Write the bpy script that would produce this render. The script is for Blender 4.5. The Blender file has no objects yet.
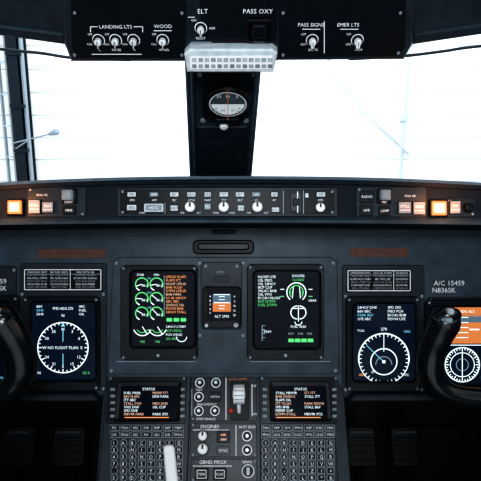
import bpy, math, random
from mathutils import Vector, Matrix
random.seed(7)
sc = bpy.context.scene
sc.view_settings.view_transform = 'Standard'
try: sc.view_settings.look = 'High Contrast'
except Exception: pass
FOC = 520.0
PITCH = math.radians(12)
EYE = Vector((0, 0, 1.25))
cam = bpy.data.objects.new('camera', bpy.data.cameras.new('camera'))
sc.collection.objects.link(cam)
cam.location = EYE
cam.rotation_euler = (math.radians(90) - PITCH, 0, 0)
cam.data.lens = 36 * FOC / 481
cam.data.sensor_width = 36
cam.data.clip_start = 0.02
sc.camera = cam
RX = Matrix.Rotation(math.radians(90) - PITCH, 3, 'X')

def ray(px, py):
    return RX @ Vector(((px - 240.5) / FOC, (240.5 - py) / FOC, -1))
def at(px, py, depth):
    d = ray(px, py)
    return EYE + d * (depth / d.y)

class Fr:
    """flat mounting surface: origin, lean-back angle"""
    def __init__(s, px, py, depth, tilt, yaw=0):
        t = math.radians(tilt)
        s.o = at(px, py, depth)
        s.U = Vector((1, 0, 0)); s.V = Vector((0, math.sin(t), math.cos(t)))
        s.N = s.U.cross(s.V)
    def uv(s, px, py):
        d = ray(px, py)
        k = (s.o - EYE).dot(s.N) / d.dot(s.N)
        p = EYE + d * k - s.o
        return (p.dot(s.U), p.dot(s.V))
    def sc(s, px, py):
        a = s.uv(px, py); b = s.uv(px + 1, py)
        return math.hypot(a[0] - b[0], a[1] - b[1])
    def w(s, u, v, z=0):
        return s.o + s.U * u + s.V * v + s.N * z
    def pw(s, px, py, z=0):
        u, v = s.uv(px, py)
        return s.w(u, v, z)

# ---------------------------------------------------------------- materials
def pm(name, col, rough=0.5, metal=0.0, var=0.15, scale=60, bump=0.05, spec=0.35):
    m = bpy.data.materials.new(name); m.use_nodes = True
    nt = m.node_tree; b = nt.nodes['Principled BSDF']
    b.inputs['Roughness'].default_value = rough
    b.inputs['Metallic'].default_value = metal
    b.inputs['Specular IOR Level'].default_value = spec
    tc = nt.nodes.new('ShaderNodeTexCoord')
    n = nt.nodes.new('ShaderNodeTexNoise'); n.inputs['Scale'].default_value = scale
    n.inputs['Detail'].default_value = 4
    nt.links.new(tc.outputs['Object'], n.inputs['Vector'])
    r = nt.nodes.new('ShaderNodeValToRGB')
    r.color_ramp.elements[0].position = 0.3; r.color_ramp.elements[1].position = 0.7
    r.color_ramp.elements[0].color = [c * (1 - var) for c in col] + [1]
    r.color_ramp.elements[1].color = [min(1, c * (1 + var)) for c in col] + [1]
    nt.links.new(n.outputs['Fac'], r.inputs['Fac'])
    nt.links.new(r.outputs['Color'], b.inputs['Base Color'])
    if bump:
        bp = nt.nodes.new('ShaderNodeBump'); bp.inputs['Strength'].default_value = bump
        bp.inputs['Distance'].default_value = 0.002
        nt.links.new(n.outputs['Fac'], bp.inputs['Height'])
        nt.links.new(bp.outputs['Normal'], b.inputs['Normal'])
    return m
def em(name, col, st=1.0):
    m = bpy.data.materials.new(name); m.use_nodes = True
    b = m.node_tree.nodes['Principled BSDF']
    b.inputs['Base Color'].default_value = (0.002, 0.002, 0.003, 1)
    b.inputs['Roughness'].default_value = 0.2
    b.inputs['Specular IOR Level'].default_value = 0.15
    b.inputs['Emission Color'].default_value = (*col, 1)
    b.inputs['Emission Strength'].default_value = st
    return m
PANEL = pm('panel_paint_blue_grey', (0.036, 0.060, 0.080), 0.45, var=0.3, scale=25)
PANEL2 = pm('panel_paint_dark', (0.017, 0.028, 0.038), 0.42, var=0.25, scale=30, spec=.3)
BLACK = pm('black_plastic', (0.003, 0.004, 0.006), 0.4, spec=.2)
BEZ = pm('bezel_plastic', (0.007, 0.011, 0.015), 0.35, spec=.25)
PAD = pm('glareshield_padding', (0.012, 0.020, 0.028), 0.75, scale=300, bump=0.3, spec=.2)
LIP = pm('lip_highlight', (0.085, 0.125, 0.155), 0.4)  # lighter colour paints in the highlight along the glareshield crest
POST = pm('post_paint', (0.026, 0.042, 0.056), 0.5)
POSTL = pm('post_insert', (0.06, 0.09, 0.11), 0.5)
SILV = pm('knob_metal', (0.8, 0.84, 0.86), 0.3, 0.1)
GREY = pm('grey_plastic', (0.22, 0.27, 0.30), 0.5)
LGREY = pm('light_grey_plastic', (0.58, 0.64, 0.67), 0.5)
WHITEP = pm('white_paint', (0.88, 0.9, 0.91), 0.5, var=0.03)
LABEL = pm('label_white', (0.92, 0.96, 0.98), 0.6, var=0.02, bump=0)
DIMLAB = pm('label_dim', (0.34, 0.40, 0.44), 0.6, var=0.03, bump=0)
BROWN = pm('reddish_brown', (0.13, 0.06, 0.042), 0.6)
ORP = pm('orange_paint', (0.85, 0.25, 0.05), 0.5)
REDP = pm('red_paint', (0.4, 0.03, 0.02), 0.5)
YOKE = pm('yoke_leatherette', (0.004, 0.006, 0.008), 0.25, scale=200, bump=0.1, spec=.5)
SCR = em('screen_black', (0.002, 0.004, 0.009), 1.0)
SCRB = em('screen_blueblack', (0.003, 0.010, 0.022), 1.0)
EW = em('symbol_white', (0.78, 0.92, 0.98), 1.1)
EWD = em('symbol_grey', (0.30, 0.42, 0.5), 0.9)
EG = em('symbol_green', (0.14, 0.72, 0.24), 0.95)
EO = em('symbol_amber', (1.0, 0.42, 0.16), 0.95)
EC = em('symbol_cyan', (0.25, 0.68, 0.9), 0.9)
EM_ = em('symbol_peach', (0.95, 0.60, 0.42), 0.85)
EBR = em('attitude_ground', (0.80, 0.30, 0.10), 0.7)
EBL = em('attitude_sky', (0.22, 0.36, 0.48), 0.45)
CDIAL = em('compass_dial_glow', (0.62, 0.70, 0.75), 0.6)  # weak emission added to lift the white dial out of shade
LAMPO = em('lamp_orange', (1.0, 0.32, 0.10), 1.2)
LAMPC = em('lamp_core', (1.0, 0.68, 0.42), 1.8)

# ---------------------------------------------------------------- text cache
_tc = {}
def tmesh(s):
    if s in _tc: return _tc[s]
    cu = bpy.data.curves.new('t', 'FONT'); cu.body = s; cu.size = 1; cu.resolution_u = 2
    ob = bpy.data.objects.new('t', cu); sc.collection.objects.link(ob)
    dg = bpy.context.evaluated_depsgraph_get(); dg.update()
    ev = ob.evaluated_get(dg); me = ev.to_mesh()
    vs = [v.co.copy() for v in me.vertices]; fs = [tuple(p.vertices) for p in me.polygons]
    ev.to_mesh_clear(); bpy.data.objects.remove(ob); bpy.data.curves.remove(cu)
    if vs:
        x0 = min(v.x for v in vs); x1 = max(v.x for v in vs)
        cx = (x0 + x1) / 2
        vs = [((v.x - cx) / 0.72, (v.y - 0.36) / 0.72) for v in vs]
        wd = (x1 - x0) / 0.72
    else: wd = 1
    _tc[s] = (vs, fs, wd)
    return _tc[s]

def rrect(x0, y0, x1, y1, r, n=4):
    if x0 > x1: x0, x1 = x1, x0
    if y0 > y1: y0, y1 = y1, y0
    r = max(1e-5, min(r, (x1 - x0) * .499, (y1 - y0) * .499)); out = []
    for cx, cy, a in ((x1 - r, y1 - r, 0), (x0 + r, y1 - r, 90), (x0 + r, y0 + r, 180), (x1 - r, y0 + r, 270)):
        for i in range(n + 1):
            t = math.radians(a + 90 * i / n)
            out.append((cx + r * math.cos(t), cy + r * math.sin(t)))
    return out

class MB:
    def __init__(s, name, fr=None, parent=None):
        s.name = name; s.f = fr; s.v = []; s.fc = []; s.mi = []; s.sm = []; s.mats = []; s.parent = parent
    def m(s, mat):
        if mat not in s.mats: s.mats.append(mat)
        return s.mats.index(mat)
    def add(s, vs, fs, mat, smooth=False):
        b = len(s.v); s.v += [Vector(v) for v in vs]; i = s.m(mat)
        for f in fs:
            s.fc.append([b + k for k in f]); s.mi.append(i); s.sm.append(smooth)
    def prismL(s, pts, z0, z1, mat, ch=0, topmat=None):
        n = len(pts)
        if sum(pts[i][0] * pts[(i + 1) % n][1] - pts[(i + 1) % n][0] * pts[i][1] for i in range(n)) < 0:
            pts = pts[::-1]
        W = s.f.w
        if ch > 0:
            ins = []
            for i in range(n):
                a = Vector(pts[i - 1]); b = Vector(pts[i]); c = Vector(pts[(i + 1) % n])
                e1 = (b - a); e2 = (c - b)
                n1 = Vector((-e1.y, e1.x)); n2 = Vector((-e2.y, e2.x))
                if n1.length > 1e-9: n1.normalize()
                if n2.length > 1e-9: n2.normalize()
                nn = n1 + n2
                if nn.length > 1e-6: nn.normalize()
                k = 1 / max(.5, nn.dot(n1)) if nn.length else 1
                ins.append((b.x + nn.x * ch * k, b.y + nn.y * ch * k))
            loops = [[W(*p, z0) for p in pts], [W(*p, z1 - ch) for p in pts], [W(*p, z1) for p in ins]]
        else:
            loops = [[W(*p, z0) for p in pts], [W(*p, z1) for p in pts]]
        vs = [p for l in loops for p in l]; fs = []
        for k in range(len(loops) - 1):
            for i in range(n):
                j = (i + 1) % n
                fs.append([k * n + i, k * n + j, (k + 1) * n + j, (k + 1) * n + i])
        fs.append([n - 1 - i for i in range(n)])
        s.add(vs, fs, mat)
        s.add(loops[-1], [list(range(n))], topmat or mat)
    def rr(s, x0, y0, x1, y1, r, z0, z1, mat, ch=0.0, topmat=None):
        a = s.f.uv(x0, y0); b = s.f.uv(x1, y1); k = s.f.sc((x0 + x1) / 2, (y0 + y1) / 2)
        s.prismL(rrect(a[0], a[1], b[0], b[1], r * k), z0, z1, mat, ch, topmat)
    def poly(s, pts, z0, z1, mat, ch=0.0):
        s.prismL([s.f.uv(*p) for p in pts], z0, z1, mat, ch)
    def cyl(s, px, py, r, z0, z1, mat, n=20, taper=1.0, ch=0.0, topmat=None):
        u, v = s.f.uv(px, py); k = s.f.sc(px, py) * r
        s.prismL([(u + k * math.cos(2 * math.pi * i / n), v + k * math.sin(2 * math.pi * i / n)) for i in range(n)], z0, z1, mat, ch, topmat)
    def ring(s, x0, y0, x1, y1, r, X0, Y0, X1, Y1, R, z0, z1, mat, zin=None):
        k = s.f.sc((x0 + x1) / 2, (y0 + y1) / 2)
        a = s.f.uv(x0, y0); b = s.f.uv(x1, y1); A = s.f.uv(X0, Y0); B = s.f.uv(X1, Y1)
        o = rrect(*a, *b, r * k, 6); i_ = rrect(*A, *B, R * k, 6); c = 0.0018
        lo = (min(a[0], b[0]), min(a[1], b[1])); hi = (max(a[0], b[0]), max(a[1], b[1]))
        o2 = rrect(lo[0] + c, lo[1] + c, hi[0] - c, hi[1] - c, r * k, 6)
        n = len(o); W = s.f.w; zin = z0 if zin is None else zin
        vs = [W(*p, z0) for p in o] + [W(*p, z1 - c) for p in o] + [W(*p, z1) for p in o2] + [W(*p, z1 - c * .6) for p in i_] + [W(*p, zin) for p in i_]
        fs = []
        for l in range(4):
            for i in range(n):
                j = (i + 1) % n
                fs.append([l * n + i, l * n + j, (l + 1) * n + j, (l + 1) * n + i])
        s.add(vs, fs, mat)
    def arc(s, px, py, r, a0, a1, w, z, mat, n=24):
        u, v = s.f.uv(px, py); k = s.f.sc(px, py); vs = []; fs = []
        for i in range(n + 1):
            t = math.radians(a0 + (a1 - a0) * i / n)
            for q in (r - w / 2, r + w / 2):
                vs.append(s.f.w(u + k * q * math.cos(t), v + k * q * math.sin(t), z))
        for i in range(n): fs.append([2 * i, 2 * i + 1, 2 * i + 3, 2 * i + 2])
        s.add(vs, fs, mat)
    def disc(s, px, py, r, z, mat, a0=0, a1=360, n=28):
        u, v = s.f.uv(px, py); k = s.f.sc(px, py) * r
        q = n + (1 if a1 - a0 < 360 else 0)
        s.add([s.f.w(u + k * math.cos(math.radians(a0 + (a1 - a0) * i / n)), v + k * math.sin(math.radians(a0 + (a1 - a0) * i / n)), z) for i in range(q)],
              [list(range(q))], mat)
    def line(s, x0, y0, x1, y1, w, z, mat):
        a = Vector(s.f.uv(x0, y0)); b = Vector(s.f.uv(x1, y1)); d = b - a
        if d.length < 1e-7: return
        k = s.f.sc(x0, y0) * w / 2; nn = Vector((-d.y, d.x)).normalized() * k
        s.add([s.f.w(*(a + nn), z), s.f.w(*(a - nn), z), s.f.w(*(b - nn), z), s.f.w(*(b + nn), z)], [[0, 1, 2, 3]], mat)
    def box_l(s, x0, y0, x1, y1, w, z, mat):
        for q in ((x0, y0, x1, y0), (x1, y0, x1, y1), (x1, y1, x0, y1), (x0, y1, x0, y0)): s.line(*q, w, z, mat)
    def text(s, t, px, py, h, z, mat, maxw=None, left=False):
        vs, fs, wd = tmesh(t)
        u, v = s.f.uv(px, py); k = s.f.sc(px, py) * h; kx = k
        if maxw and wd * h > maxw: kx = k * maxw / (wd * h)
        if left: u += wd * kx / 2
        s.add([s.f.w(u + x * kx, v + y * k, z) for x, y in vs], fs, mat)
    def screw(s, px, py, z, r=1.5):
        s.cyl(px, py, r, z, z + .0012, DIMLAB, 8)
        s.line(px - r * .7, py, px + r * .7, py, .6, z + .0014, BLACK)
    def wbox(s, lo, hi, mat):
        x0, y0, z0 = lo; x1, y1, z1 = hi
        s.add([(x0, y0, z0), (x1, y0, z0), (x1, y1, z0), (x0, y1, z0), (x0, y0, z1), (x1, y0, z1), (x1, y1, z1), (x0, y1, z1)],
              [[0, 3, 2, 1], [4, 5, 6, 7], [0, 1, 5, 4], [1, 2, 6, 5], [2, 3, 7, 6], [3, 0, 4, 7]], mat)
    def tube(s, pts, rad, mat, sub=6, n=16, flat=1.0, caps=True):
        P = [Vector(p) for p in pts]; R = list(rad)
        pp = []; rr_ = []
        m = len(P)
        for i in range(m - 1):
            p0 = P[max(i - 1, 0)]; p1 = P[i]; p2 = P[i + 1]; p3 = P[min(i + 2, m - 1)]
            for k in range(sub):
                t = k / sub
                pp.append(.5 * ((2 * p1) + (p2 - p0) * t + (2 * p0 - 5 * p1 + 4 * p2 - p3) * t * t + (3 * p1 - p0 - 3 * p2 + p3) * t ** 3))
                e = t * t * (3 - 2 * t)
                rr_.append(R[i] * (1 - e) + R[i + 1] * e)
        pp.append(P[-1]); rr_.append(R[-1])
        if caps:
            d0 = (pp[0] - pp[1]).normalized(); d1 = (pp[-1] - pp[-2]).normalized()
            A = [(pp[0] + d0 * rr_[0] * math.sin(a), rr_[0] * math.cos(a)) for a in (1.5, 1.2, .8, .4)]
            B = [(pp[-1] + d1 * rr_[-1] * math.sin(a), rr_[-1] * math.cos(a)) for a in (.4, .8, 1.2, 1.5)]
            pp = [a[0] for a in A] + pp + [b[0] for b in B]; rr_ = [a[1] for a in A] + rr_ + [b[1] for b in B]
        T = [(pp[min(i + 1, len(pp) - 1)] - pp[max(i - 1, 0)]).normalized() for i in range(len(pp))]
        up = Vector((0, -1, 0)) if abs(T[0].y) < .9 else Vector((0, 0, 1))
        vs = []
        for i, p in enumerate(pp):
            b = T[i].cross(up).normalized(); up = b.cross(T[i]).normalized()
            for j in range(n):
                a = 2 * math.pi * j / n
                vs.append(p + b * rr_[i] * math.cos(a) + up * rr_[i] * flat * math.sin(a))
        fs = []
        for i in range(len(pp) - 1):
            for j in range(n):
                k = (j + 1) % n
                fs.append([i * n + j, i * n + k, (i + 1) * n + k, (i + 1) * n + j])
        fs.append(list(range(n))[::-1]); fs.append([(len(pp) - 1) * n + j for j in range(n)])
        s.add(vs, fs, mat, True)
    def done(s):
        lo = Vector([min(v[i] for v in s.v) for i in range(3)]); hi = Vector([max(v[i] for v in s.v) for i in range(3)])
        c = (lo + hi) / 2
        me = bpy.data.meshes.new(s.name)
        me.from_pydata([v - c for v in s.v], [], s.fc)
        for m in s.mats: me.materials.append(m)
        me.polygons.foreach_set('material_index', s.mi); me.polygons.foreach_set('use_smooth', s.sm)
        me.update()
        ob = bpy.data.objects.new(s.name, me); sc.collection.objects.link(ob); ob.location = c
        return ob
RT = 'ABCDEFGHKLMNOPRSTUVX0123456789'
def rt(n): return ''.join(random.choice(RT) for _ in range(n))
VOC = [rt(3) for _ in range(14)] + [rt(5) for _ in range(14)] + ['STALL', 'FUEL', 'OIL', 'N1 86', 'ITT', 'PARK', 'FLAPS', 'SPD']
def T3(): return random.choice(VOC)

MP = Fr(240.5, 310, 1.2, 12)          # main instrument panel surface
GP = Fr(240.5, 200, 1.0, 12)          # glareshield face
PD = Fr(240.5, 372, 1.185, 34)        # pedestal face
OH = Fr(240.5, 62, 0.95, -37)         # overhead panel face
_a = at(228, 60, 1.02); _b = at(228, 182, 1.38)
CP = Fr(228, 182, 1.38, math.degrees(math.atan2(_a.y - _b.y, _a.z - _b.z)))

# ================================================================ HANGAR
def wallmat():
    m = pm('hangar_siding', (0.95, 0.96, 0.965), 0.8, var=0.02, scale=0.5, bump=0)
    nt = m.node_tree; b = nt.nodes['Principled BSDF']
    tc = nt.nodes.new('ShaderNodeNewGeometry'); sp = nt.nodes.new('ShaderNodeSeparateXYZ')
    nt.links.new(tc.outputs['Position'], sp.inputs[0])
    def grid(out, period, width):
        a = nt.nodes.new('ShaderNodeMath'); a.operation = 'DIVIDE'; a.inputs[1].default_value = period
        f = nt.nodes.new('ShaderNodeMath'); f.operation = 'FRACT'; l = nt.nodes.new('ShaderNodeMath'); l.operation = 'LESS_THAN'; l.inputs[1].default_value = width
        nt.links.new(sp.outputs[out], a.inputs[0]); nt.links.new(a.outputs[0], f.inputs[0]); nt.links.new(f.outputs[0], l.inputs[0]); return l
    g = grid('Z', 0.37, 0.06); h = grid('X', 2.4, 0.008)
    mx = nt.nodes.new('ShaderNodeMath'); mx.operation = 'MAXIMUM'
    nt.links.new(g.outputs[0], mx.inputs[0]); nt.links.new(h.outputs[0], mx.inputs[1])
    mix = nt.nodes.new('ShaderNodeMixRGB'); mix.inputs[2].default_value = (0.50, 0.59, 0.63, 1)
    src = b.inputs['Base Color'].links[0].from_socket
    nt.links.new(mx.outputs[0], mix.inputs[0]); nt.links.new(src, mix.inputs[1]); nt.links.new(mix.outputs[0], b.inputs['Base Color'])
    return m
w = MB('wall_front'); w.wbox((-9, 9, -1.75), (9, 9.2, 6.5), wallmat()); w.done()
CONC = pm('hangar_concrete', (0.45, 0.48, 0.5), 0.7, scale=2)
w = MB('hangar_floor'); w.wbox((-9, -3, -1.85), (9, 9.0, -1.75), CONC); w.done()
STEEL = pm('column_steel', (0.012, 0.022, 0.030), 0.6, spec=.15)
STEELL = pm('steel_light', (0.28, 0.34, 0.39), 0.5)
PALE = pm('pale_steel', (0.50, 0.60, 0.65), 0.5)
def colx(px): return at(px, 120, 8.7).x
c = MB('steel_column')
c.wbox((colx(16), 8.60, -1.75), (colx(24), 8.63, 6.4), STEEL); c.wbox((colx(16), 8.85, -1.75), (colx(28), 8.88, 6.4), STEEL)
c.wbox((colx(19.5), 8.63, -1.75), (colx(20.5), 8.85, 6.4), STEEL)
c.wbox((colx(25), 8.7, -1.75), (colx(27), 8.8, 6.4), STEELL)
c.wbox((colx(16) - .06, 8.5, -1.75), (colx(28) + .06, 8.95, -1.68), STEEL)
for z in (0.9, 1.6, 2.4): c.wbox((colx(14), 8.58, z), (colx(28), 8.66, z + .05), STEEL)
c.done()
c = MB('hangar_door_track')
c.wbox((colx(2), 8.7, -1.75), (colx(3.5), 8.78, 6.4), STEELL); c.wbox((colx(10), 8.7, -1.75), (colx(11.5), 8.78, 6.4), STEELL)
for i in range(14): c.wbox((colx(3), 8.72, -1.2 + i * .5), (colx(11), 8.76, -1.17 + i * .5), PALE)
c.done()
c = MB('wall_lamp')
c.tube([at(14, 143, 8.6), at(34, 138, 8.5), at(54, 133, 8.4)], [.012, .012, .012], STEELL, n=8)
c.tube([at(50, 134, 8.4), at(56, 132, 8.35)], [.03, .055], STEELL, n=14)
c.tube([at(14, 150, 8.6), at(30, 139, 8.5)], [.01, .01], STEELL, n=8); c.done()
c = MB('hanging_cable')
c.tube([at(326, 50, 8.5), at(332, 70, 8.5), at(350, 95, 8.5), at(380, 128, 8.5), at(409, 154, 8.9)], [.016] * 5, PALE, n=8)
c.tube([at(322, 50, 8.5), at(350, 84, 8.5), at(395, 140, 8.5), at(409, 158, 8.9)], [.010] * 4, PALE, n=8); c.done()
c = MB('downpipe')
c.tube([(colx(408), 8.9, 6.4), (colx(408), 8.9, -1.75)], [.03, .03], PALE, n=10)
for z in (0.2, 1.4, 2.6, 3.8): c.wbox((colx(408) - .07, 8.85, z), (colx(408) + .07, 9.0, z + .05), PALE)
c.done()

# ================================================================ COCKPIT SHELL
f = MB('floor'); f.wbox((-1.0, -0.9, -0.03), (1.0, 1.9, 0), pm('floor_carpet', (0.012, 0.015, 0.018), 0.9, scale=200, bump=.4)); f.done()
LINER = pm('sidewall_liner', (0.035, 0.05, 0.065), 0.7)
for nm, sx in (('wall_left', -1), ('wall_right', 1)):
    w = MB(nm)
    def sb(y0, y1, z0, z1):
        a, b = sorted((sx * 0.97, sx * 1.0)); w.wbox((a, y0, z0), (b, y1, z1), LINER)
    sb(-.9, 1.9, 0, 1.08); sb(-.9, 0.9, 1.5, 1.66); sb(-.9, -.3, 1.08, 1.5); sb(.35, .43, 1.08, 1.5)
    w.done()
w = MB('wall_nose'); w.wbox((-.97, 1.86, 0), (.97, 1.9, 1.02), LINER); w.done()
c = MB('ceiling', OH)
c.wbox((-1.0, -.9, 1.66), (1.0, .74, 1.69), LINER)
c.poly([(-260, 22), (0, 38), (64, 47), (66, 20), (68, -215), (-320, -215)], -.03, -.006, PANEL2, .003)
c.poly([(740, 22), (481, 37), (414, 47), (412, 20), (410, -215), (800, -215)], -.03, -.006, PANEL2, .003)
c.poly([(-260, 14), (0, 29), (62, 37), (62, 34.5), (0, 26), (-260, 11)], -.006, -.003, PANEL)
c.poly([(740, 14), (481, 28), (416, 37), (416, 34.5), (481, 25), (740, 11)], -.006, -.003, PANEL)
c.done()

w = MB('windshield_frame')
w.tube([at(-160, 30, 1.02), at(0, 49, 1.02), at(40, 53, 1.02), at(75, 58, 1.02), at(130, 60, 1.02)], [.0028] * 5, POST, n=8)
w.tube([at(640, 30, 1.02), at(481, 46, 1.02), at(445, 51, 1.02), at(403, 56, 1.02), at(350, 59, 1.02)], [.0028] * 5, POST, n=8)
w.tube([(-.97, .9, 1.1), (-.97, .9, 1.68)], [.03, .03], POST, n=10); w.tube([(.97, .9, 1.1), (.97, .9, 1.68)], [.03, .03], POST, n=10)
w.done()

# ================================================================ OVERHEAD PANEL
o = MB('overhead_panel', OH)
o.poly([(64, -215), (64, 44), (71, 62), (186, 62), (190, 66), (272, 66), (277, 61), (404, 60), (413, 44), (413, -215)], -.05, 0, PANEL2, .003)
o.poly([(71, -200), (71, 46), (77, 57), (186, 57), (186, -200)], 0, .003, BEZ, .001)
o.poly([(279, -200), (279, 57), (399, 55), (406, 44), (406, -200)], 0, .003, BEZ, .001)
o.rr(188, -200, 276, 42, 3, 0, .0035, BEZ, .001)
Z = .0042
def toggle(mb, x, y, r, z, hub=SILV):
    mb.cyl(x, y, r, z, z + .004, BLACK, 20, ch=.001)
    mb.arc(x, y, r * 1.05, 0, 360, 1.2, z + .0003, LABEL)
    mb.cyl(x, y, r * .66, z + .004, z + .012, hub, 14, ch=.0015)
    mb.rr(x - r * .22, y - r * .8, x + r * .22, y + r * .8, r * .2, z + .012, z + .016, WHITEP, .001)
    mb.line(x, y - r * .5, x, y + r * .5, .7, z + .0163, BLACK)
for x, t in ((99, 'L'), (116, 'NOSE'), (134, 'R'), (163, 'WING'), (312, 'BELTS'), (357, 'ARM')):
    toggle(o, x, 39, 5.4, .003)
    o.text('OFF', x - 8.5, 33, 2.4, Z, LABEL, 4.5); o.text('ON', x - 9, 43, 2.4, Z, LABEL); o.text(t, x + 1, 48.5, 2.6, Z, LABEL)
o.text('LANDING LTS', 116, 25.5, 3.8, Z, LABEL); o.text('WOOD', 163, 25, 3.8, Z, LABEL)
o.text('PASS SIGNS', 311, 23.5, 3.8, Z, LABEL); o.text('EMER LTS', 348, 23.5, 3.8, Z, LABEL)
for a in ((91, 31, 91, 25.5), (91, 25.5, 98, 25.5), (143, 31, 143, 25.5), (134, 25.5, 143, 25.5), (154, 29.5, 172, 29.5), (92, 53, 142, 53), (302, 28, 320, 28), (340, 28, 358, 28), (324, 20, 324, 52)):
    o.line(*a, .8, Z, LABEL)
o.text('ELT', 203, 10, 4.8, Z, LABEL); o.text('PASS OXY', 258, 10, 4.8, Z, LABEL)
toggle(o, 201, 27, 5.4, .0035); o.text('ON', 194, 19, 2.4, Z, LABEL); o.text('ARM', 212, 27, 2.6, Z, LABEL, 6)
o.text('RESET', 201, 37, 2.6, Z, LABEL); o.line(188, 16, 195, 16, .7, Z, LABEL)
o.line(191, 41, 212, 41, .8, Z, DIMLAB)
o.rr(247, 16, 271, 38, 2, .003, .014, BLACK, .002); o.rr(252, 20, 266, 33, 2, .014, .02, BEZ, .002); o.text('AUTO', 259, 40, 2.6, Z, LABEL)
for x, y in ((75, 54), (182, 54), (283, 54), (398, 52), (75, 12), (182, 12), (283, 12), (400, 12)): o.screw(x, y, .003)
for i in range(6):
    for y in (-20, -48, -76, -110):
        if i != 3: toggle(o, 90 + i * 17 if i < 3 else 240 + i * 26, y, 6, .003)
o.done()

h = MB('correction_card_holder', OH)
h.poly([(185, 48), (188, 66), (273, 66), (277, 47), (272, 43), (190, 43)], .0, .022, LGREY, .003)
h.poly([(190, 50), (191.5, 62), (270.5, 62), (272, 49)], .022, .0235, WHITEP)
for i in range(13):
    x = 193 + i * 6.2
    h.rr(x, 51, x + 4.4, 54.6, .6, .0235, .0242, GREY if i % 2 else DIMLAB); h.rr(x, 57, x + 4.4, 60.6, .6, .0235, .0242, DIMLAB if i % 2 else GREY)
    h.text(random.choice(['N', 'E', 'S', 'W', '30', '60', '15']), x + 2.3, 52.9, 2.4, .0246, LABEL, 4)
h.done()

# ================================================================ CENTRE POST + COMPASS
p = MB('windshield_center_post', CP)
p.poly([(184, 50), (190, 184), (251, 184), (263, 50)], -.05, .0, POST, .004)
p.poly([(190, 50), (194, 182), (196.5, 182), (193.5, 50)], .0, .012, PANEL, .002)
p.poly([(260, 50), (248.5, 182), (246, 182), (256, 50)], .0, .012, PANEL, .002)
p.poly([(202, 66), (203, 112), (206, 116), (244, 116), (248, 112), (252, 66)], .0, .014, BEZ, .003)
p.poly([(197, 124), (199, 180), (243, 180), (247, 124)], .0, .008, PANEL2, .002)
for x, y in ((203, 120), (246, 120), (200, 74), (254, 74)): p.cyl(x, y, 3, 0, .004, GREY, 12, ch=.001)
for i in range(5): p.line(207, 134 + i * 9, 238, 134 + i * 9, .8, .0085, BLACK)
p.done()
k = MB('magnetic_compass', CP)
k.cyl(228, 92, 22, .014, .03, BLACK, 36, ch=.004)
k.disc(228, 92, 18, .0305, BEZ)
k.disc(228, 92, 16.5, .0308, CDIAL, 180, 360)
k.disc(228, 92, 16.5, .0308, POSTL, 0, 180)
k.arc(228, 92, 18, 0, 360, 1.5, .032, LGREY, 36)
for i in range(11):
    a = 200 + i * 14; x = 228 + 15 * math.cos(math.radians(a)); y = 92 - 15 * math.sin(math.radians(a))
    k.line(x, y, 228 + 11 * math.cos(math.radians(a)), 92 - 11 * math.sin(math.radians(a)), .8, .0313, BLACK)
for i, t in enumerate(('33', 'N', '3')): k.text(t, 219 + i * 9, 84, 4, .0313, LABEL)
k.line(228, 77, 228, 107, .7, .033, ORP); k.text('24', 223, 98, 3.2, .0314, BLACK); k.text('21', 233, 98, 3.2, .0314, BLACK)
k.cyl(224, 121, 4.2, .0, .02, SILV, 16, ch=.003); k.rr(215, 112, 240, 117, 2, .014, .02, BEZ, .002)
k.done()

# ================================================================ GLARESHIELD
g = MB('glareshield', GP)
cols = []
for i in range(49):
    px = -260 + i * (1001 / 48)
    t = (px - 240.5) / 240.5
    top = 176 + 6.5 * abs(t) ** 2.4 if abs(t) < 1.2 else 176 + 6.5 * 1.2 ** 2.4 + (abs(t) - 1.2) * 22
    bot = 223 + 2.0 * t * t
    u, vt = GP.uv(px, top); _, vl = GP.uv(px, top + 8); _, vb = GP.uv(px, bot)
    zt = GP.w(u, vt, 0).z
    back = Vector((u, 1.55, zt - 0.09)); mid = Vector((u, 1.22, zt - 0.022))
    sec = [back + Vector((0, 0.05, -.3)), back, mid, GP.w(u, vt - .004, -.012), GP.w(u, vt, 0.0), GP.w(u, vt - .002, 0.014), GP.w(u, vt - .008, .018), GP.w(u, vl, .012),
           GP.w(u, vl, 0.0), GP.w(u, vb + .012, 0), GP.w(u, vb + .006, .008), GP.w(u, vb, .006), GP.w(u, vb, -.02), GP.w(u, vb - .004, -.24)]
    cols.append(sec)
n = len(cols[0])
for mat, rng in ((PAD, range(0, 4)), (LIP, range(4, 6)), (PAD, range(6, 9)), (PANEL, range(9, 11)), (PAD, range(11, 13))):  # crest and lower lip coloured lighter as painted edge highlights
    for j in rng:
        vs = []; fs = []
        for i in range(len(cols)): vs += [cols[i][j], cols[i][j + 1]]
        for i in range(len(cols) - 1): fs.append([2 * i, 2 * i + 1, 2 * i + 3, 2 * i + 2])
        g.add(vs, fs, mat, True)
g.done()

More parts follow.
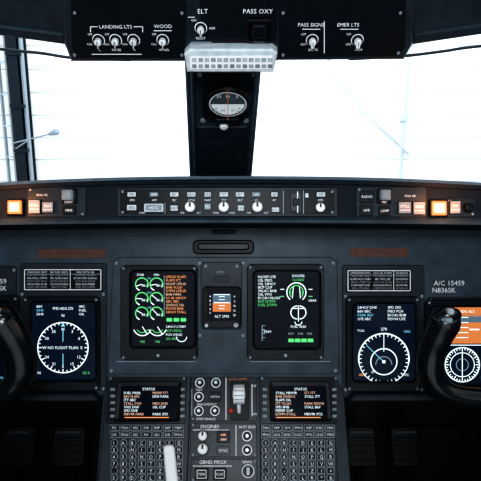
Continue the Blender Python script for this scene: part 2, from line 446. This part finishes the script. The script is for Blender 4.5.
fc = MB('autopilot_control_panel', GP)
fc.rr(118, 188, 337, 216.5, 2, 0, .006, PANEL2, .0015)
fc.rr(121, 190, 334, 214.5, 1.5, .006, .0075, BLACK, .0008)
Z = .0078
def btn(x, y, w, hh, mat=LGREY, lab=None):
    fc.rr(x - w / 2, y - hh / 2, x + w / 2, y + hh / 2, .8, .0075, .0125, BEZ, .0008, mat)
    if lab: fc.text(lab, x, y, hh * .45, .0128, BLACK if mat in (LGREY, SILV, WHITEP) else LABEL, w * .8)
for x, l in ((133, 'SPD'), (155, 'APP'), (175, 'BC'), (192, 'HDG'), (208, 'NAV'), (224, 'TST'), (240, 'ALT'), (256, 'VS'), (274, 'AP'), (320, 'XFR')):
    btn(x, 195, 9 if x not in (208, 274) else 7, 5, GREY if x in (155, 256) else LGREY, l)
    fc.text(l, x, 200.4, 2.2, Z, LABEL)
def knob(mb, x, y, r, z, h=.014, mat=SILV, base=BLACK):
    mb.cyl(x, y, r * 1.3, z, z + .002, base, 22); mb.cyl(x, y, r, z + .002, z + h, mat, 18, ch=.0025)
    mb.rr(x - r * .18, y - r * .9, x + r * .18, y, .3, z + h, z + h + .001, BLACK)
    for i in range(14):
        a = math.pi * 2 * i / 14
        mb.cyl(x + r * math.cos(a), y + r * math.sin(a), r * .12, z + .002, z + h * .75, base, 5)
btn(133, 208, 10, 6, LGREY, 'SPD'); btn(175, 208.5, 8, 6, LGREY, 'HALF'); btn(208, 207, 7, 7, GREY, 'FD'); btn(241, 208.5, 7, 6, LGREY, 'CRS'); btn(275, 210, 8, 5, LGREY, 'ENG')
fc.rr(145, 204, 164, 212, 1, .0075, .009, LGREY, .0005); fc.rr(146.5, 205.2, 162.5, 210.8, .5, .009, .0093, GREY); fc.text('HDG', 154.5, 208, 3, .0096, LABEL)
for x in (191, 224, 257): knob(fc, x, 207.5, 5, .0075, .016, WHITEP)
knob(fc, 319, 208, 4.5, .0075, .014, WHITEP); btn(306, 196, 4, 5, LGREY)
fc.rr(290, 193, 301, 212, 1, .0075, .011, PANEL2, .001); fc.line(297, 192, 297, 213, 1, .0113, LABEL); fc.rr(292, 199, 299, 206, 1, .011, .016, BLACK, .001)
fc.line(303, 191, 303, 214, .7, Z, DIMLAB); fc.line(283, 191, 283, 214, .7, Z, DIMLAB); fc.line(165.5, 203, 165.5, 214, .5, Z, DIMLAB)
for x in (143, 183, 199, 216, 232, 249, 266): fc.text(random.choice(['PUSH', 'SYNC', 'DIR', 'ALT']), x, 213, 1.8, Z, LABEL)
for x, y in ((123.5, 192), (331.5, 192), (123.5, 212.5), (331.5, 212.5)): fc.screw(x, y, .0075, 1.3)
fc.done()

def warn(name, x, y, s):
    a = MB(name, GP)
    a.rr(x - s / 2 - 1.5, y - s / 2 - 1.5, x + s / 2 + 1.5, y + s / 2 + 1.5, 1.5, 0, .009, BLACK, .001)
    a.rr(x - s / 2, y - s / 2, x + s / 2, y + s / 2, 1, .009, .014, LAMPO, .001)
    a.rr(x - s * .36, y - s * .34, x + s * .36, y + s * .34, 1, .014, .0145, LAMPC)
    ob = a.done()
    l = bpy.data.lights.new('glow', 'POINT'); l.energy = .42; l.color = (1, .34, .12); l.shadow_soft_size = .012
    lo = bpy.data.objects.new('glow', l); sc.collection.objects.link(lo); lo.location = GP.pw(x, y - 2, .06)
    lo.parent = ob; lo.matrix_parent_inverse = Matrix.Translation(ob.location).inverted()
warn('master_caution_light', 17, 207.5, 13); warn('master_caution_light', 437, 208.5, 14)

def swpanel(name, rect, items):
    a = MB(name, GP); a.rr(*rect, 2, 0, .003, PANEL2, .001)
    for (x0, y0, x1, y1, kind, lab) in items:
        if kind == 'b':
            a.rr(x0, y0, x1, y1, 1, .003, .009, BEZ, .001, GREY); a.text(lab, (x0 + x1) / 2, (y0 + y1) / 2 - 1.5, 2.6, .0094, LABEL, x1 - x0 - 2)
            a.line(x0 + 1.5, (y0 + y1) / 2 + 2.5, x1 - 1.5, (y0 + y1) / 2 + 2.5, 1, .0094, LGREY)
        elif kind == 'd':
            a.rr(x0, y0, x1, y1, 1, .003, .009, BEZ, .001); a.text(lab, (x0 + x1) / 2, (y0 + y1) / 2, 2.6, .0094, LABEL, x1 - x0 - 3)
        elif kind == 'g':
            a.rr(x0, y0, x1, y1, 1.5, .003, .010, BLACK, .001); a.rr(x0 + 2, y0 + 1.5, x1 - 2, y1 - 3, 1.5, .010, .022, GREY, .003); a.text(lab, (x0 + x1) / 2, y1 - 1.5, 2, .0104, LABEL, x1 - x0)
        elif kind == 'k':
            knob(a, (x0 + x1) / 2, (y0 + y1) / 2, (x1 - x0) / 2, .003, .012, BEZ)
        elif kind == 't': a.text(lab, (x0 + x1) / 2, (y0 + y1) / 2, y1 - y0, .0033, LABEL, x1 - x0)
    a.screw(rect[0] + 3, rect[1] + 3, .003, 1.2); a.screw(rect[2] - 3, rect[3] - 3, .003, 1.2)
    a.done()
swpanel('glareshield_switch_panel', (28, 187, 86, 217), [(30, 200, 42, 214, 'b', 'STALL'), (43.5, 202, 55, 213, 'b', 'GLD'), (63, 189, 78, 204, 'g', 'EVENT'), (64, 206, 77, 215, 'd', 'MKR'), (32, 194, 54, 196, 't', 'ROLL SEL')])
swpanel('glareshield_switch_panel', (356, 187, 426, 217), [(359, 191, 373, 203, 'd', 'RADIO'), (359, 205, 372, 216, 'd', 'XFR'), (376, 189, 390, 204, 'g', 'MIC'), (378, 206, 389, 216, 'd', 'LAMP'), (397, 202, 410, 214, 'b', 'STALL'), (411.5, 202, 424, 215, 'b', 'GND'), (398, 195, 422, 197, 't', 'ROLL SEL')])
swpanel('glareshield_switch_panel', (446, 198, 475, 217), [(448, 201, 459, 214, 'b', 'DN'), (463, 204, 471, 212, 'k', '')])

# ================================================================ MAIN PANEL
m = MB('instrument_panel', MP)
m.poly([(-260, 205), (740, 205), (740, 394), (350, 394), (345, 400), (336, 378), (108, 378), (104, 400), (96, 393), (-260, 393)], -.03, 0, PANEL, .003)
m.poly([(113, 262), (119, 257), (331, 257), (337, 262), (339, 374), (108, 374)], 0, .005, PANEL, .002)
m.rr(20, 263, 107, 391, 3, 0, .004, PANEL2, .0015)
m.rr(342, 265, 424, 392, 3, 0, .004, PANEL2, .0015)
m.rr(-110, 266, 17, 391, 3, 0, .004, PANEL2, .0015); m.rr(427, 297, 600, 392, 3, 0, .004, PANEL2, .0015)
for x, y in ((117, 263), (333, 263), (112, 370), (335, 370), (200, 263), (243, 263), (200, 335), (243, 335), (23, 294), (104, 294), (23, 388), (104, 388), (345, 296), (421, 296), (345, 389), (421, 389), (430, 300), (14, 388), (15, 270)):
    m.screw(x, y, .005)
m.text('A/C 15459', 449, 283, 5, .0006, LABEL, 38); m.text('N836SK', 444, 290, 5, .0006, LABEL, 28)
m.text('A/C 15459', -8, 281, 5, .0046, LABEL, 38); m.text('N836SK', -4, 288, 5, .0046, LABEL, 28)
m.line(-100, 236, 190, 236, .8, .0005, PANEL2); m.line(258, 236, 600, 236, .8, .0005, PANEL2)
m.line(117, 361, 196, 361, .6, .0053, DIMLAB); m.line(250, 361, 330, 361, .6, .0053, DIMLAB)
m.cyl(159, 354, 1.6, .005, .017, DIMLAB, 10); m.cyl(285, 354, 1.6, .005, .017, DIMLAB, 10)
m.poly([(-260, 391), (96, 391), (103, 398), (-260, 398)], 0, .03, PANEL2, .004)
m.poly([(740, 391), (353, 391), (346, 398), (740, 398)], 0, .03, PANEL2, .004)
m.done()
t = MB('chart_holder_tray', MP)
t.rr(193, 240, 254, 254, 5, 0, .012, BLACK, .003); t.rr(198, 243, 249, 250, 3, .012, .016, BEZ, .003)
t.rr(212, 230, 236, 234, 2, 0, .008, BLACK, .002); t.done()
for nm, r in (('brown_strip', (38, 249, 106, 258)), ('brown_strip', (350, 248, 408, 257))):  # two flat reddish-brown strips with small lettering
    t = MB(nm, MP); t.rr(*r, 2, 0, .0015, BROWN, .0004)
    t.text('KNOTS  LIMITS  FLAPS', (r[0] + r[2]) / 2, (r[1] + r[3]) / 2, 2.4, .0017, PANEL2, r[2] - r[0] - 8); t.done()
def placard(x0, y0, x1, y1):
    t = MB('limitations_placard', MP); t.rr(x0, y0, x1, y1, 1, .004, .0055, BLACK, .0003)
    t.box_l(x0 + 1.5, y0 + 1.5, x1 - 1.5, y1 - 1.5, .9, .0058, LABEL)
    n_ = 6
    for i in range(n_):
        y = y0 + 4 + i * (y1 - y0 - 8) / (n_ - 1)
        for (a, b) in ((x0 + 4, x0 + 24), (x0 + 27, x0 + 45), (x0 + 49, x1 - 4)):
            t.text(T3() + ' ' + T3() + ' ' + T3(), (a + b) / 2, y, 1.9, .0059, LABEL if i % 2 == 0 else DIMLAB, b - a)
    t.line(x0 + 47, y0 + 2, x0 + 47, y1 - 2, .6, .0059, LABEL); t.line(x0 + 2, y0 + 6, x1 - 2, y0 + 6, .5, .0059, DIMLAB)
    t.done()
placard(24, 268, 103, 291); placard(346, 269, 411, 292)

def display(name, bz, s_, scr=SCR, z=.005, fn=None, cut=5):
    d = MB(name, MP)
    d.ring(*bz, 5, *s_, cut, z, z + .011, BEZ, z + .002)
    d.rr(s_[0] - 1, s_[1] - 1, s_[2] + 1, s_[3] + 1, cut, z, z + .003, scr)
    for x, y in ((bz[0] + 3, bz[1] + 3), (bz[2] - 3, bz[1] + 3), (bz[0] + 3, bz[3] - 3), (bz[2] - 3, bz[3] - 3)): d.screw(x, y, z + .0112, 1.3)
    d.ring(s_[0] - 1.6, s_[1] - 1.6, s_[2] + 1.6, s_[3] + 1.6, cut + 1, s_[0], s_[1], s_[2], s_[3], cut, z + .010, z + .0128, BLACK)
    fn(d, z + .0035)
    return d.done()
def gauge(d, x, y, r, z, val=None):
    d.arc(x, y, r, -30, 215, 1.1, z, EG); d.arc(x, y, r, 215, 250, 1.1, z, EW)
    a = math.radians(random.uniform(120, 200)); d.line(x, y, x + r * math.cos(a), y - r * math.sin(a), .8, z, EW)
    d.text(val or '86.2', x + 3, y + 1, 2.6, z, EW)
def eicas_l(d, z):
    for j, y in enumerate((284, 298.5, 313)):
        for x in (142.5, 157): gauge(d, x, y, 6.3, z)
        d.text(('N1', 'ITT', 'N2')[j], 150, y - 6, 2.2, z, EC)
    for x in (143, 158):
        d.arc(x, 326, 9, 200, 340, 1, z, EW); d.line(x, 326, x + 5, 334, .9, z, EW); d.arc(x, 326, 6, 210, 330, .7, z, EG); d.text('740', x, 341, 2.4, z, EG)
    d.text('STAB', 141, 274.5, 2.2, z, EW); d.text('MIN', 157, 274.5, 2.2, z, EW)
    for i in range(11):
        d.text(T3() + ' ' + T3(), 166.5, 276.5 + i * 3.5, 2.5, z, EO if i % 3 != 2 else EM_, 20, left=True)
    for i in range(4): d.text(T3() + ' ' + T3(), 166.5, 326 + i * 4, 2.3, z, EG if i % 2 else EW, 20, left=True)
    for i in range(3): d.rr(167 + i * 7, 317.5, 172.5 + i * 7, 321, .4, z - .0005, z, EG)
    d.line(164.7, 275, 164.7, 316, .5, z, EWD); d.arc(182, 336, 5, 180, 360, .8, z, EW)
display('engine_display', (122, 265, 198, 359), (132, 271, 195, 346), SCR, fn=eicas_l)
def eicas_r(d, z):
    for i in range(9): d.text(T3() + ' ' + T3(), 258, 276.5 + i * 3.5, 2.6, z, EW if i < 7 else EG, 24, left=True)
    d.text('DOORS', 298, 275.5, 2.6, z, EW); d.text('CLOSED', 298, 279.5, 2.3, z, EG)
    d.arc(296, 292, 9.5, -50, 230, 1.1, z, EW); d.arc(296, 292, 6.8, -40, 220, .9, z, EG)
    for s_ in (-1, 1):
        d.line(296 + s_ * 3, 286, 296 + s_ * 4, 298, .8, z, EW); d.line(296 + s_ * 12, 289, 296 + s_ * 16, 289, .8, z, EW); d.line(296 + s_ * 12, 296, 296 + s_ * 16, 296, .8, z, EG)
        d.arc(298 + s_ * 1, 312, 6.5, 90 if s_ < 0 else -90, 270 if s_ < 0 else 90, 1, z, EW)
    d.text('25', 291, 292, 2.6, z, EG); d.text('25', 301, 292, 2.6, z, EG)
    d.line(298, 305, 298, 321, .8, z, EW); d.line(291, 308, 305, 308, .8, z, EW)
    d.text('FUEL 4650', 298, 326, 2.5, z, EW); d.arc(298, 321, 3.5, 180, 360, .8, z, EW)
    for i in range(3): d.text(T3(), 291 + i * 9, 333, 2.3, z, EWD, 7)
    for i in range(4): d.rr(288 + i * 6.4, 338, 293.6 + i * 6.4, 341.5, .3, z - .0005, z, EG)
    d.text('TRIM', 267, 331, 2.5, z, EW); d.line(262, 325, 262, 340, .7, z, EWD)
    for i in range(4): d.line(262, 325 + i * 4, 265, 325 + i * 4, .6, z, EWD)
    d.text('GEAR', 312, 300, 2.4, z, EW, 8)
display('systems_status_display', (247, 264, 323, 359), (254, 271, 319, 347), SCR, fn=eicas_r)
def rose(d, x, y, r, z, letters=True):
    d.arc(x, y, r, 0, 360, 1.1, z, EW, 48)
    for i in range(36):
        a = math.radians(i * 10); q = 3.8 if i % 3 == 0 else 2.4
        d.line(x + r * math.cos(a), y - r * math.sin(a), x + (r - q) * math.cos(a), y - (r - q) * math.sin(a), .9, z, EW)
    if letters:
        for i, t in enumerate(('E', '6', '3', 'N', '33', '30', 'W', '24', '21', 'S', '15', '12')):
            a = math.radians(i * 30); d.text(t, x + (r - 6.5) * math.cos(a), y - (r - 6.5) * math.sin(a), 3, z, EW)
def mfd_l(d, z):
    rose(d, 64, 347, 25, z)
    d.rr(47, 344.5, 81, 349.5, .5, z - .0006, z - .0002, SCRB)
    d.text('NO FLIGHT PLAN', 64, 347, 3, z, EW, 30); d.line(64, 328, 64, 341, .8, z, EC); d.line(64, 353, 64, 365, .8, z, EC)
    d.poly([(62, 326), (66, 326), (64, 322)], z - .0004, z, EC)
    for i in range(3):
        d.text(T3(), 38, 306 + i * 3.8, 2.5, z, EC if i == 1 else EW, left=True, maxw=13); d.text(T3(), 80, 306 + i * 3.8, 2.5, z, EW, left=True, maxw=13)
    d.text('FMS HDG 270', 64, 308, 2.8, z, EW, 20); d.text('N', 64, 315, 3, z, EW)
    d.text('TAS', 39, 372, 2.6, z, EW); d.text('GS 0', 87, 372, 2.6, z, EG)
display('navigation_display', (25, 296, 101, 389), (33, 302, 97, 379), SCRB, .004, mfd_l)
def mfd_r(d, z):
    for i in range(4):
        d.text(T3() + ' ' + T3(), 357, 307 + i * 3.8, 2.6, z, EW if i != 2 else EC, left=True, maxw=23); d.text(T3() + ' ' + T3(), 387, 307 + i * 3.8, 2.6, z, EW, left=True, maxw=22)
    d.arc(383, 358, 25, -10, 190, 1.4, z, EW, 40); d.arc(383, 358, 25, 190, 350, .8, z, EW, 24)
    for i in range(36):
        a = math.radians(i * 10); d.line(383 + 25 * math.cos(a), 358 - 25 * math.sin(a), 383 + 22 * math.cos(a), 358 - 22 * math.sin(a), .8, z, EW)
    d.arc(383, 361, 13, 0, 360, 1.1, z, EW, 32); d.arc(383, 364, 8, 0, 180, .7, z, EWD)
    d.line(366, 345, 383, 361, .7, z, EC); d.line(383, 336, 383, 351, .7, z, EW); d.text('TERR', 406, 331, 2.2, z, EC, 7); d.text('TCAS', 360, 330, 2.2, z, EW, 7)
    d.text('270', 383, 328.5, 3, z, EW); d.rr(381.5, 359.5, 384.5, 362.5, .4, z - .0004, z, EW); d.text('25', 372, 371, 2.4, z, EW); d.text('ABS', 361, 374, 2.4, z, EO); d.text('TFC', 405, 374, 2.4, z, EW)
display('navigation_display', (345, 296, 418, 390), (352, 303, 414, 380), SCRB, .004, mfd_r)
def pfd(ox):
    def fn(d, z):
        X = lambda x: x + ox
        d.rr(X(437), 314, X(487), 322, .5, z - .0008, z - .0004, EBL); d.rr(X(437), 322, X(487), 343, .5, z - .0008, z - .0004, EBR); d.rr(X(446), 307, X(482), 316, 1, z - .0008, z - .0004, EBR)
        for i in range(5): d.line(X(455), 317 + i * 5, X(467), 317 + i * 5, .8, z, EW)
        d.line(X(444), 329, X(454), 329, 1.4, z, EW); d.line(X(468), 329, X(478), 329, 1.4, z, EW)
        d.text('AP HDG ALT', X(463), 311, 2.6, z, EW, 24)
        for i in range(6):
            d.text(str(100 + i * 20), X(433), 316 + i * 5, 2.4, z, EW, 6); d.text(str(40 + i * 5), X(485), 318 + i * 5, 2.4, z, EW, 6)
        rose(d, X(461), 364, 17, z, False); d.arc(X(461), 364, 12, 0, 360, .8, z, EW); d.arc(X(461), 364, 6, 0, 360, .6, z, EWD); d.line(X(461), 351, X(461), 377, .9, z, EW); d.text('29.92', X(483), 377, 2.4, z, EC, 8)
        for i in range(5): d.text(T3(), X(437), 348 + i * 5, 2.2, z, EW if i % 2 else EM_, 9)
        d.line(X(437), 344.5, X(487), 344.5, .8, z, EW)
    return fn
display('primary_flight_display', (424, 299, 497, 392), (429, 306, 489, 383), SCRB, .004, pfd(0))
display('primary_flight_display', (-58, 295, 21, 390), (-50, 302, 15, 381), SCR, .004, pfd(-482))
def stby():
    d = MB('standby_attitude_indicator', MP)
    d.rr(201, 262, 242, 329, 3, .005, .010, PANEL2, .0015)
    d.ring(203, 286, 241, 327, 4, 208, 291, 237, 320, 2, .010, .020, BLACK, .011)
    d.rr(207, 290, 238, 321, 2, .010, .0125, SCR)
    z = .013
    d.rr(213, 294, 231, 302, .5, z - .0003, z, EBL); d.rr(213, 302, 231, 311, .5, z - .0003, z, EBR)
    for y in (296, 299, 305, 308): d.line(219, y, 225, y, .6, z + .0002, EW)
    d.line(214, 302, 230, 302, .9, z + .0003, EW); d.text('ALT 2992', 222, 315.5, 2.6, z, EW, 20); d.line(214, 294, 230, 294, .8, z + .0003, EW)
    for i in range(5):
        d.text(str(i * 5), 234.5, 296 + i * 4.6, 2, z + .0003, EW, 3.5); d.text(str(9 - i), 210.5, 296 + i * 4, 2, z + .0003, EW, 3)
    knob(d, 236, 323.5, 2.4, .018, .01, LGREY); d.cyl(207, 324, 1.8, .018, .024, LGREY, 10)
    for x in (206, 237): d.screw(x, 266, .010)
    d.text('STBY', 221, 272, 2.6, .0103, DIMLAB); d.rr(214, 276, 229, 282, 1, .010, .013, BEZ, .0008); d.done()
stby()

# ================================================================ PEDESTAL
pb = MB('center_pedestal', PD)
pts = [(104, 373), (343, 373), (355, 530), (92, 530)]
pb.poly(pts, -.06, 0, PANEL2, .003)
a = PD.pw(92, 530, -.01); b = PD.pw(355, 530, -.01); t0 = PD.pw(104, 373, -.02)
zb = a.z
pb.wbox((a.x + .004, a.y - .30, 0), (b.x - .004, a.y + .03, zb - .03), PANEL2)
pb.wbox((a.x + .01, a.y + .03, 0), (b.x - .01, t0.y + .02, zb - .05), PANEL2)
pb.wbox((a.x, a.y - .30, zb - .03), (b.x, a.y + .02, zb - .012), BEZ)
pb.rr(191, 375, 257, 421, 2, 0, .003, BEZ, .001); pb.rr(191, 423, 257, 457, 2, 0, .003, BEZ, .001); pb.rr(191, 459, 257, 482, 2, 0, .003, BEZ, .001); pb.rr(191, 485, 257, 526, 2, 0, .003, BEZ, .001)
Z = .0034
def sm(x, y, mat=LABEL, r=3.2):
    pb.arc(x, y, r * 1.35, 0, 360, .9, Z, mat); pb.cyl(x, y, r, .003, .008, BLACK, 16, ch=.001); pb.cyl(x, y, r * .55, .008, .015, SILV, 10, ch=.001)
sm(200, 383); sm(216, 383); sm(199, 397); sm(199, 411); sm(215, 411)
pb.rr(210, 392, 221, 402, 1, .003, .009, BLACK, .001); pb.text('HORN', 215.5, 397, 2.4, .0093, LABEL, 9)
for x, y, t_ in ((200, 377, 'MLG'), (216, 377, 'NOSE'), (199, 390, 'TEST'), (207, 404.5, 'BAROMETRIC'), (206, 419, 'EMER BRAKES')): pb.text(t_, x, y, 2.3, Z, LABEL, 22)
pb.text('LDG GEAR', 238, 378.5, 3, Z, ORP, 18); pb.rr(230, 382, 249, 420, 2, .003, .006, BLACK, .001)
pb.line(226, 376, 226, 420, .8, Z, LABEL); pb.line(192, 389, 192, 416, .8, Z, DIMLAB)
pb.line(252, 384, 252, 416, .8, Z, LABEL); pb.text('UP', 254.5, 386, 2.4, Z, LABEL, 4); pb.text('DN', 254.5, 414, 2.4, Z, LABEL, 4)
pb.text('ENGINES', 210, 426.5, 3.4, Z, LABEL); pb.line(193, 430, 229, 430, .7, Z, LABEL)
knob(pb, 203, 436, 4.4, .003, .016, WHITEP); knob(pb, 203, 449, 5, .003, .018, WHITEP)
pb.rr(217, 431, 230, 443, 1, .003, .010, BLACK, .001); pb.text('APR', 223.5, 435, 2.2, .0104, EO, 7); pb.text('ARM', 223.5, 439.5, 2.2, .0104, EM_, 7)
pb.rr(217, 446, 230, 455, 1, .003, .009, BEZ, .001); pb.text('SYNC', 223.5, 450.5, 2.6, .0093, LABEL, 9)
sm(247, 436, LABEL, 3.4); sm(247, 450, LABEL, 3.4); pb.text('ANTI SKID', 247, 427, 2.6, Z, LABEL, 17); pb.line(236, 425, 236, 456, .7, Z, LABEL)
pb.text('GRND PROX', 213, 462, 3.4, Z, LABEL, 27); pb.line(193, 466, 232, 466, .7, Z, LABEL)
for x, t_ in ((202, 'TERR'), (220, 'FLAP')):
    pb.rr(x - 6.5, 468, x + 6.5, 480, 1, .003, .012, BLACK, .0015); pb.box_l(x - 4.5, 470, x + 4.5, 478, .6, .0124, LABEL); pb.text(t_, x, 474, 2.4, .0124, LABEL, 7)
pb.cyl(248, 471, 5.4, .003, .008, BLACK, 20, ch=.001); pb.arc(248, 471, 5.8, 0, 360, .8, .0084, LABEL); pb.rr(246.3, 467, 249.7, 475, .8, .008, .014, LGREY, .001)
pb.text('GPWS', 247, 462, 2.6, Z, LABEL)
for x in (200, 216, 232, 248): pb.rr(x - 5, 490, x + 5, 500, 1, .003, .009, BLACK, .001); pb.rr(x - 5, 506, x + 5, 516, 1, .003, .009, GREY, .001)
for x, y in ((193, 377), (255, 377), (193, 419), (193, 425), (255, 455), (193, 455), (255, 461), (193, 480)): pb.screw(x, y, .003, 1.2)
pb.done()

def cdu(ox):
    d = MB('control_display_unit', PD)
    X = lambda x: x + ox
    d.rr(X(109), 375, X(188), 486, 3, 0, .008, PANEL2, .002)
    d.rr(X(111), 377, X(186), 424, 2, .008, .010, BEZ, .001)
    d.ring(X(119), 382, X(181), 422, 3, X(123), 386.5, X(177), 419, 2, .009, .016, BLACK, .010)
    d.rr(X(122), 385.5, X(178), 420, 2, .009, .0115, SCR)
    z = .012
    d.text('STATUS', X(150), 389.5, 2.6, z, EW)
    for i in range(7):
        y = 393.4 + i * 3.5
        d.text(T3() + ' ' + T3(), X(125.5), y, 2.5, z, (EW, EM_, EW, EM_, EW, EW, EM_)[i], left=True, maxw=25)
        if i not in (2, 5): d.text(T3() + ' ' + T3(), X(154), y, 2.5, z, (EM_, EW, EW, EM_, EW, EW, EW)[i], left=True, maxw=21)
    d.line(X(126), 417.8, X(170), 417.8, .8, z, EO)
    for i in range(5):
        y = 390 + i * 6.6
        for x in (114.5, 183.5): d.rr(X(x - 2.3), y - 1.5, X(x + 2.3), y + 1.5, .5, .010, .015, GREY, .0008)
    for j in range(2):
        for i in range(7):
            x = 116 + i * 10.6; y = 428 + j * 6.9
            d.rr(X(x - 4), y - 2.4, X(x + 4), y + 2.4, .7, .008, .013, BLACK, .001)
            d.text(random.choice(['DIR', 'FPLN', 'LEGS', 'DEP', 'PERF', 'MFD', 'IDX', 'FIX', 'SEC', 'TUN', 'EXEC']), X(x), y, 2.4, .0133, LABEL, 6.6)
            d.box_l(X(x - 4.5), y - 2.8, X(x + 4.5), y + 2.8, .5, .0084, DIMLAB)
    ch = '1ABCDEFG23HIJKLM456NOPQR789STUVW.0-XYZ/+SPDCLR*&'
    q = 0
    for j in range(6):
        for i in range(8):
            x = 115.5 + i * 9.2; y = 443 + j * 6.9
            if i < 3: d.cyl(X(x), y, 2.8, .008, .013, BLACK, 12, ch=.001); d.arc(X(x), y, 3.3, 0, 360, .6, .0084, DIMLAB, 12)
            else: d.rr(X(x - 3), y - 2.4, X(x + 3), y + 2.4, .8, .008, .013, BLACK, .001); d.box_l(X(x - 3.5), y - 2.8, X(x + 3.5), y + 2.8, .5, .0084, DIMLAB)
            d.text(ch[q], X(x), y, 3.3, .0134, LABEL); q += 1
    for x, y in ((112, 379), (185, 379), (112, 483), (185, 483)): d.screw(X(x), y, .010, 1.2)
    d.done()
cdu(-.5); cdu(150)

l = MB('landing_gear_lever', PD)
A = PD.pw(239, 413, .0); B = PD.pw(239, 397, .045)
l.tube([A, (A + B) / 2, B], [.005, .005, .005], SILV, n=10)
c0 = PD.pw(239, 396, .045)
U = PD.U
l.tube([c0 - U * .012, c0 - U * .0115, c0 + U * .0115, c0 + U * .012], [.018, .022, .022, .018], WHITEP, sub=2, n=24, caps=False)
l.tube([c0 - U * .015, c0 + U * .015], [.008, .008], LGREY, sub=1, n=14, caps=False)
for i in range(14):
    a = math.pi * 2 * i / 14; dd = (PD.V * math.cos(a) + PD.N * math.sin(a)) * .0224
    l.tube([c0 + dd - U * .011, c0 + dd + U * .011], [.0009, .0009], GREY, sub=1, n=5, caps=False)
l.done()
l = MB('lever_lock_release', PD); l.cyl(231, 411, 2.6, .003, .014, REDP, 14, ch=.002); l.cyl(231, 411, 3.4, .003, .005, BLACK, 14); l.done()

l = MB('flap_lever', PD)
l.poly([(165, 447), (168, 445), (174, 445), (176, 448), (184, 520), (171, 520)], .022, .034, WHITEP, .003)
l.rr(166, 500, 188, 524, 2, .0, .034, BLACK, .003)
l.done()
for x in (214, 240):
    l = MB('thrust_lever', PD); l.rr(x - 10, 484, x + 10, 492, 3, .03, .05, WHITEP, .004); l.rr(x - 3, 488, x + 3, 522, 2, .0, .036, SILV, .003); l.done()

# ================================================================ YOKES
YK = Fr(240.5, 350, 0.88, 12)
def yoke(side):
    y = MB('control_yoke', YK)
    k = YK.sc(240, 350)
    if side > 0:
        P = [(441, 321, .018, 15), (436, 335, .012, 13.5), (431, 352, .004, 12.5), (430, 370, .0, 13), (436, 385, 0, 12), (454, 396, 0, 11), (490, 402, -.005, 12), (525, 404, -.01, 18)]; cx = 525
    else:
        P = [(7, 320, .018, 17), (15, 334, .012, 16), (21, 352, .004, 15.5), (22, 370, .0, 15), (15, 386, 0, 13), (0, 396, 0, 11), (-30, 402, -.005, 12), (-62, 404, -.01, 18)]; cx = -62
    Q = P + [(2 * cx - a[0], a[1], a[2], a[3]) for a in P[-2::-1]]
    y.tube([YK.pw(a[0], a[1], a[2]) for a in Q], [a[3] * k for a in Q], YOKE, sub=6, n=20, flat=1.0)
    for hx in (P[0][0], 2 * cx - P[0][0]):
        s_ = 1 if hx > cx else -1
        y.tube([YK.pw(hx - s_ * 7, 313, .026), YK.pw(hx, 313, .03), YK.pw(hx + s_ * 9, 317, .026)], [7 * k, 9 * k, 7 * k], YOKE, n=16)
        y.cyl(hx + s_ * 1, 308, 3.2, .04, .052, DIMLAB, 12, ch=.002); y.rr(hx - 6, 314, hx + 1, 319, 1.5, .04, .05, GREY, .002)
        y.cyl(hx + s_ * 7, 316, 1.6, .035, .046, GREY, 12, ch=.002)
        y.rr(hx - 9 + s_ * 2, 332, hx - 1 + s_ * 2, 337, 2, .022, .034, BEZ, .002)
    y.rr(cx - 22, 388, cx + 22, 420, 6, .005, .03, BLACK, .004); y.rr(cx - 14, 394, cx + 14, 414, 2, .03, .032, BEZ, .001)
    hub = YK.pw(cx, 404, -.01)
    y.tube([hub, hub + Vector((0, .05, -.08)), Vector((hub.x, hub.y + .12, .5)), Vector((hub.x, hub.y + .14, 0.01))], [.028, .03, .032, .035], BLACK, n=16, caps=False)
    y.done()
yoke(1); yoke(-1)

LOW = Fr(240.5, 440, 1.36, 12)
lw = MB('lower_kick_panel', LOW)
lw.rr(-200, 380, 110, 700, 4, -.02, 0, BLACK, .002); lw.rr(335, 380, 690, 700, 4, -.02, 0, BLACK, .002)
lw.rr(10, 424, 60, 440, 3, 0, .02, BLACK, .003); lw.rr(395, 424, 460, 440, 3, 0, .02, BLACK, .003)
lw.done()
RP = Fr(240.5, 440, 1.25, 25)
for xs in ((20, 70), (361, 404)):
    r = MB('rudder_pedals', RP)
    for x in xs:
        r.rr(x - 15, 426, x + 15, 466, 4, 0, .012, BLACK, .003)
        for i in range(5): r.rr(x - 12, 430 + i * 7, x + 12, 433 + i * 7, 1, .012, .015, PANEL2 if i == 0 else BLACK, .001)
        p0 = RP.pw(x, 462, -.005); r.tube([p0, Vector((p0.x, p0.y + .03, .02))], [.012, .012], BLACK, n=10)
    r.done()

# ================================================================ LIGHT
wd = bpy.data.worlds.new('world'); sc.world = wd; wd.use_nodes = True
bg = wd.node_tree.nodes['Background']; bg.inputs[0].default_value = (0.91, 0.96, 1.0, 1); bg.inputs[1].default_value = 1.15
def area(name, loc, tgt, size, e, col=(.9, .96, 1)):
    L = bpy.data.lights.new(name, 'AREA'); L.energy = e; L.size = size; L.color = col
    ob = bpy.data.objects.new(name, L); sc.collection.objects.link(ob); ob.location = loc
    ob.rotation_euler = (Vector(tgt) - Vector(loc)).to_track_quat('-Z', 'Y').to_euler()
area('hangar_wall_fill', (0, 5, 6.0), (0, 9, 1.2), 4, 300)  # added lamp out of view, brightens the hangar wall
area('cockpit_fill_light', (0, -.5, 1.6), (0, 1.2, 1.1), .3, 16, (.87, .94, 1))  # added fill from behind the eye to brighten the panels, no fixture there
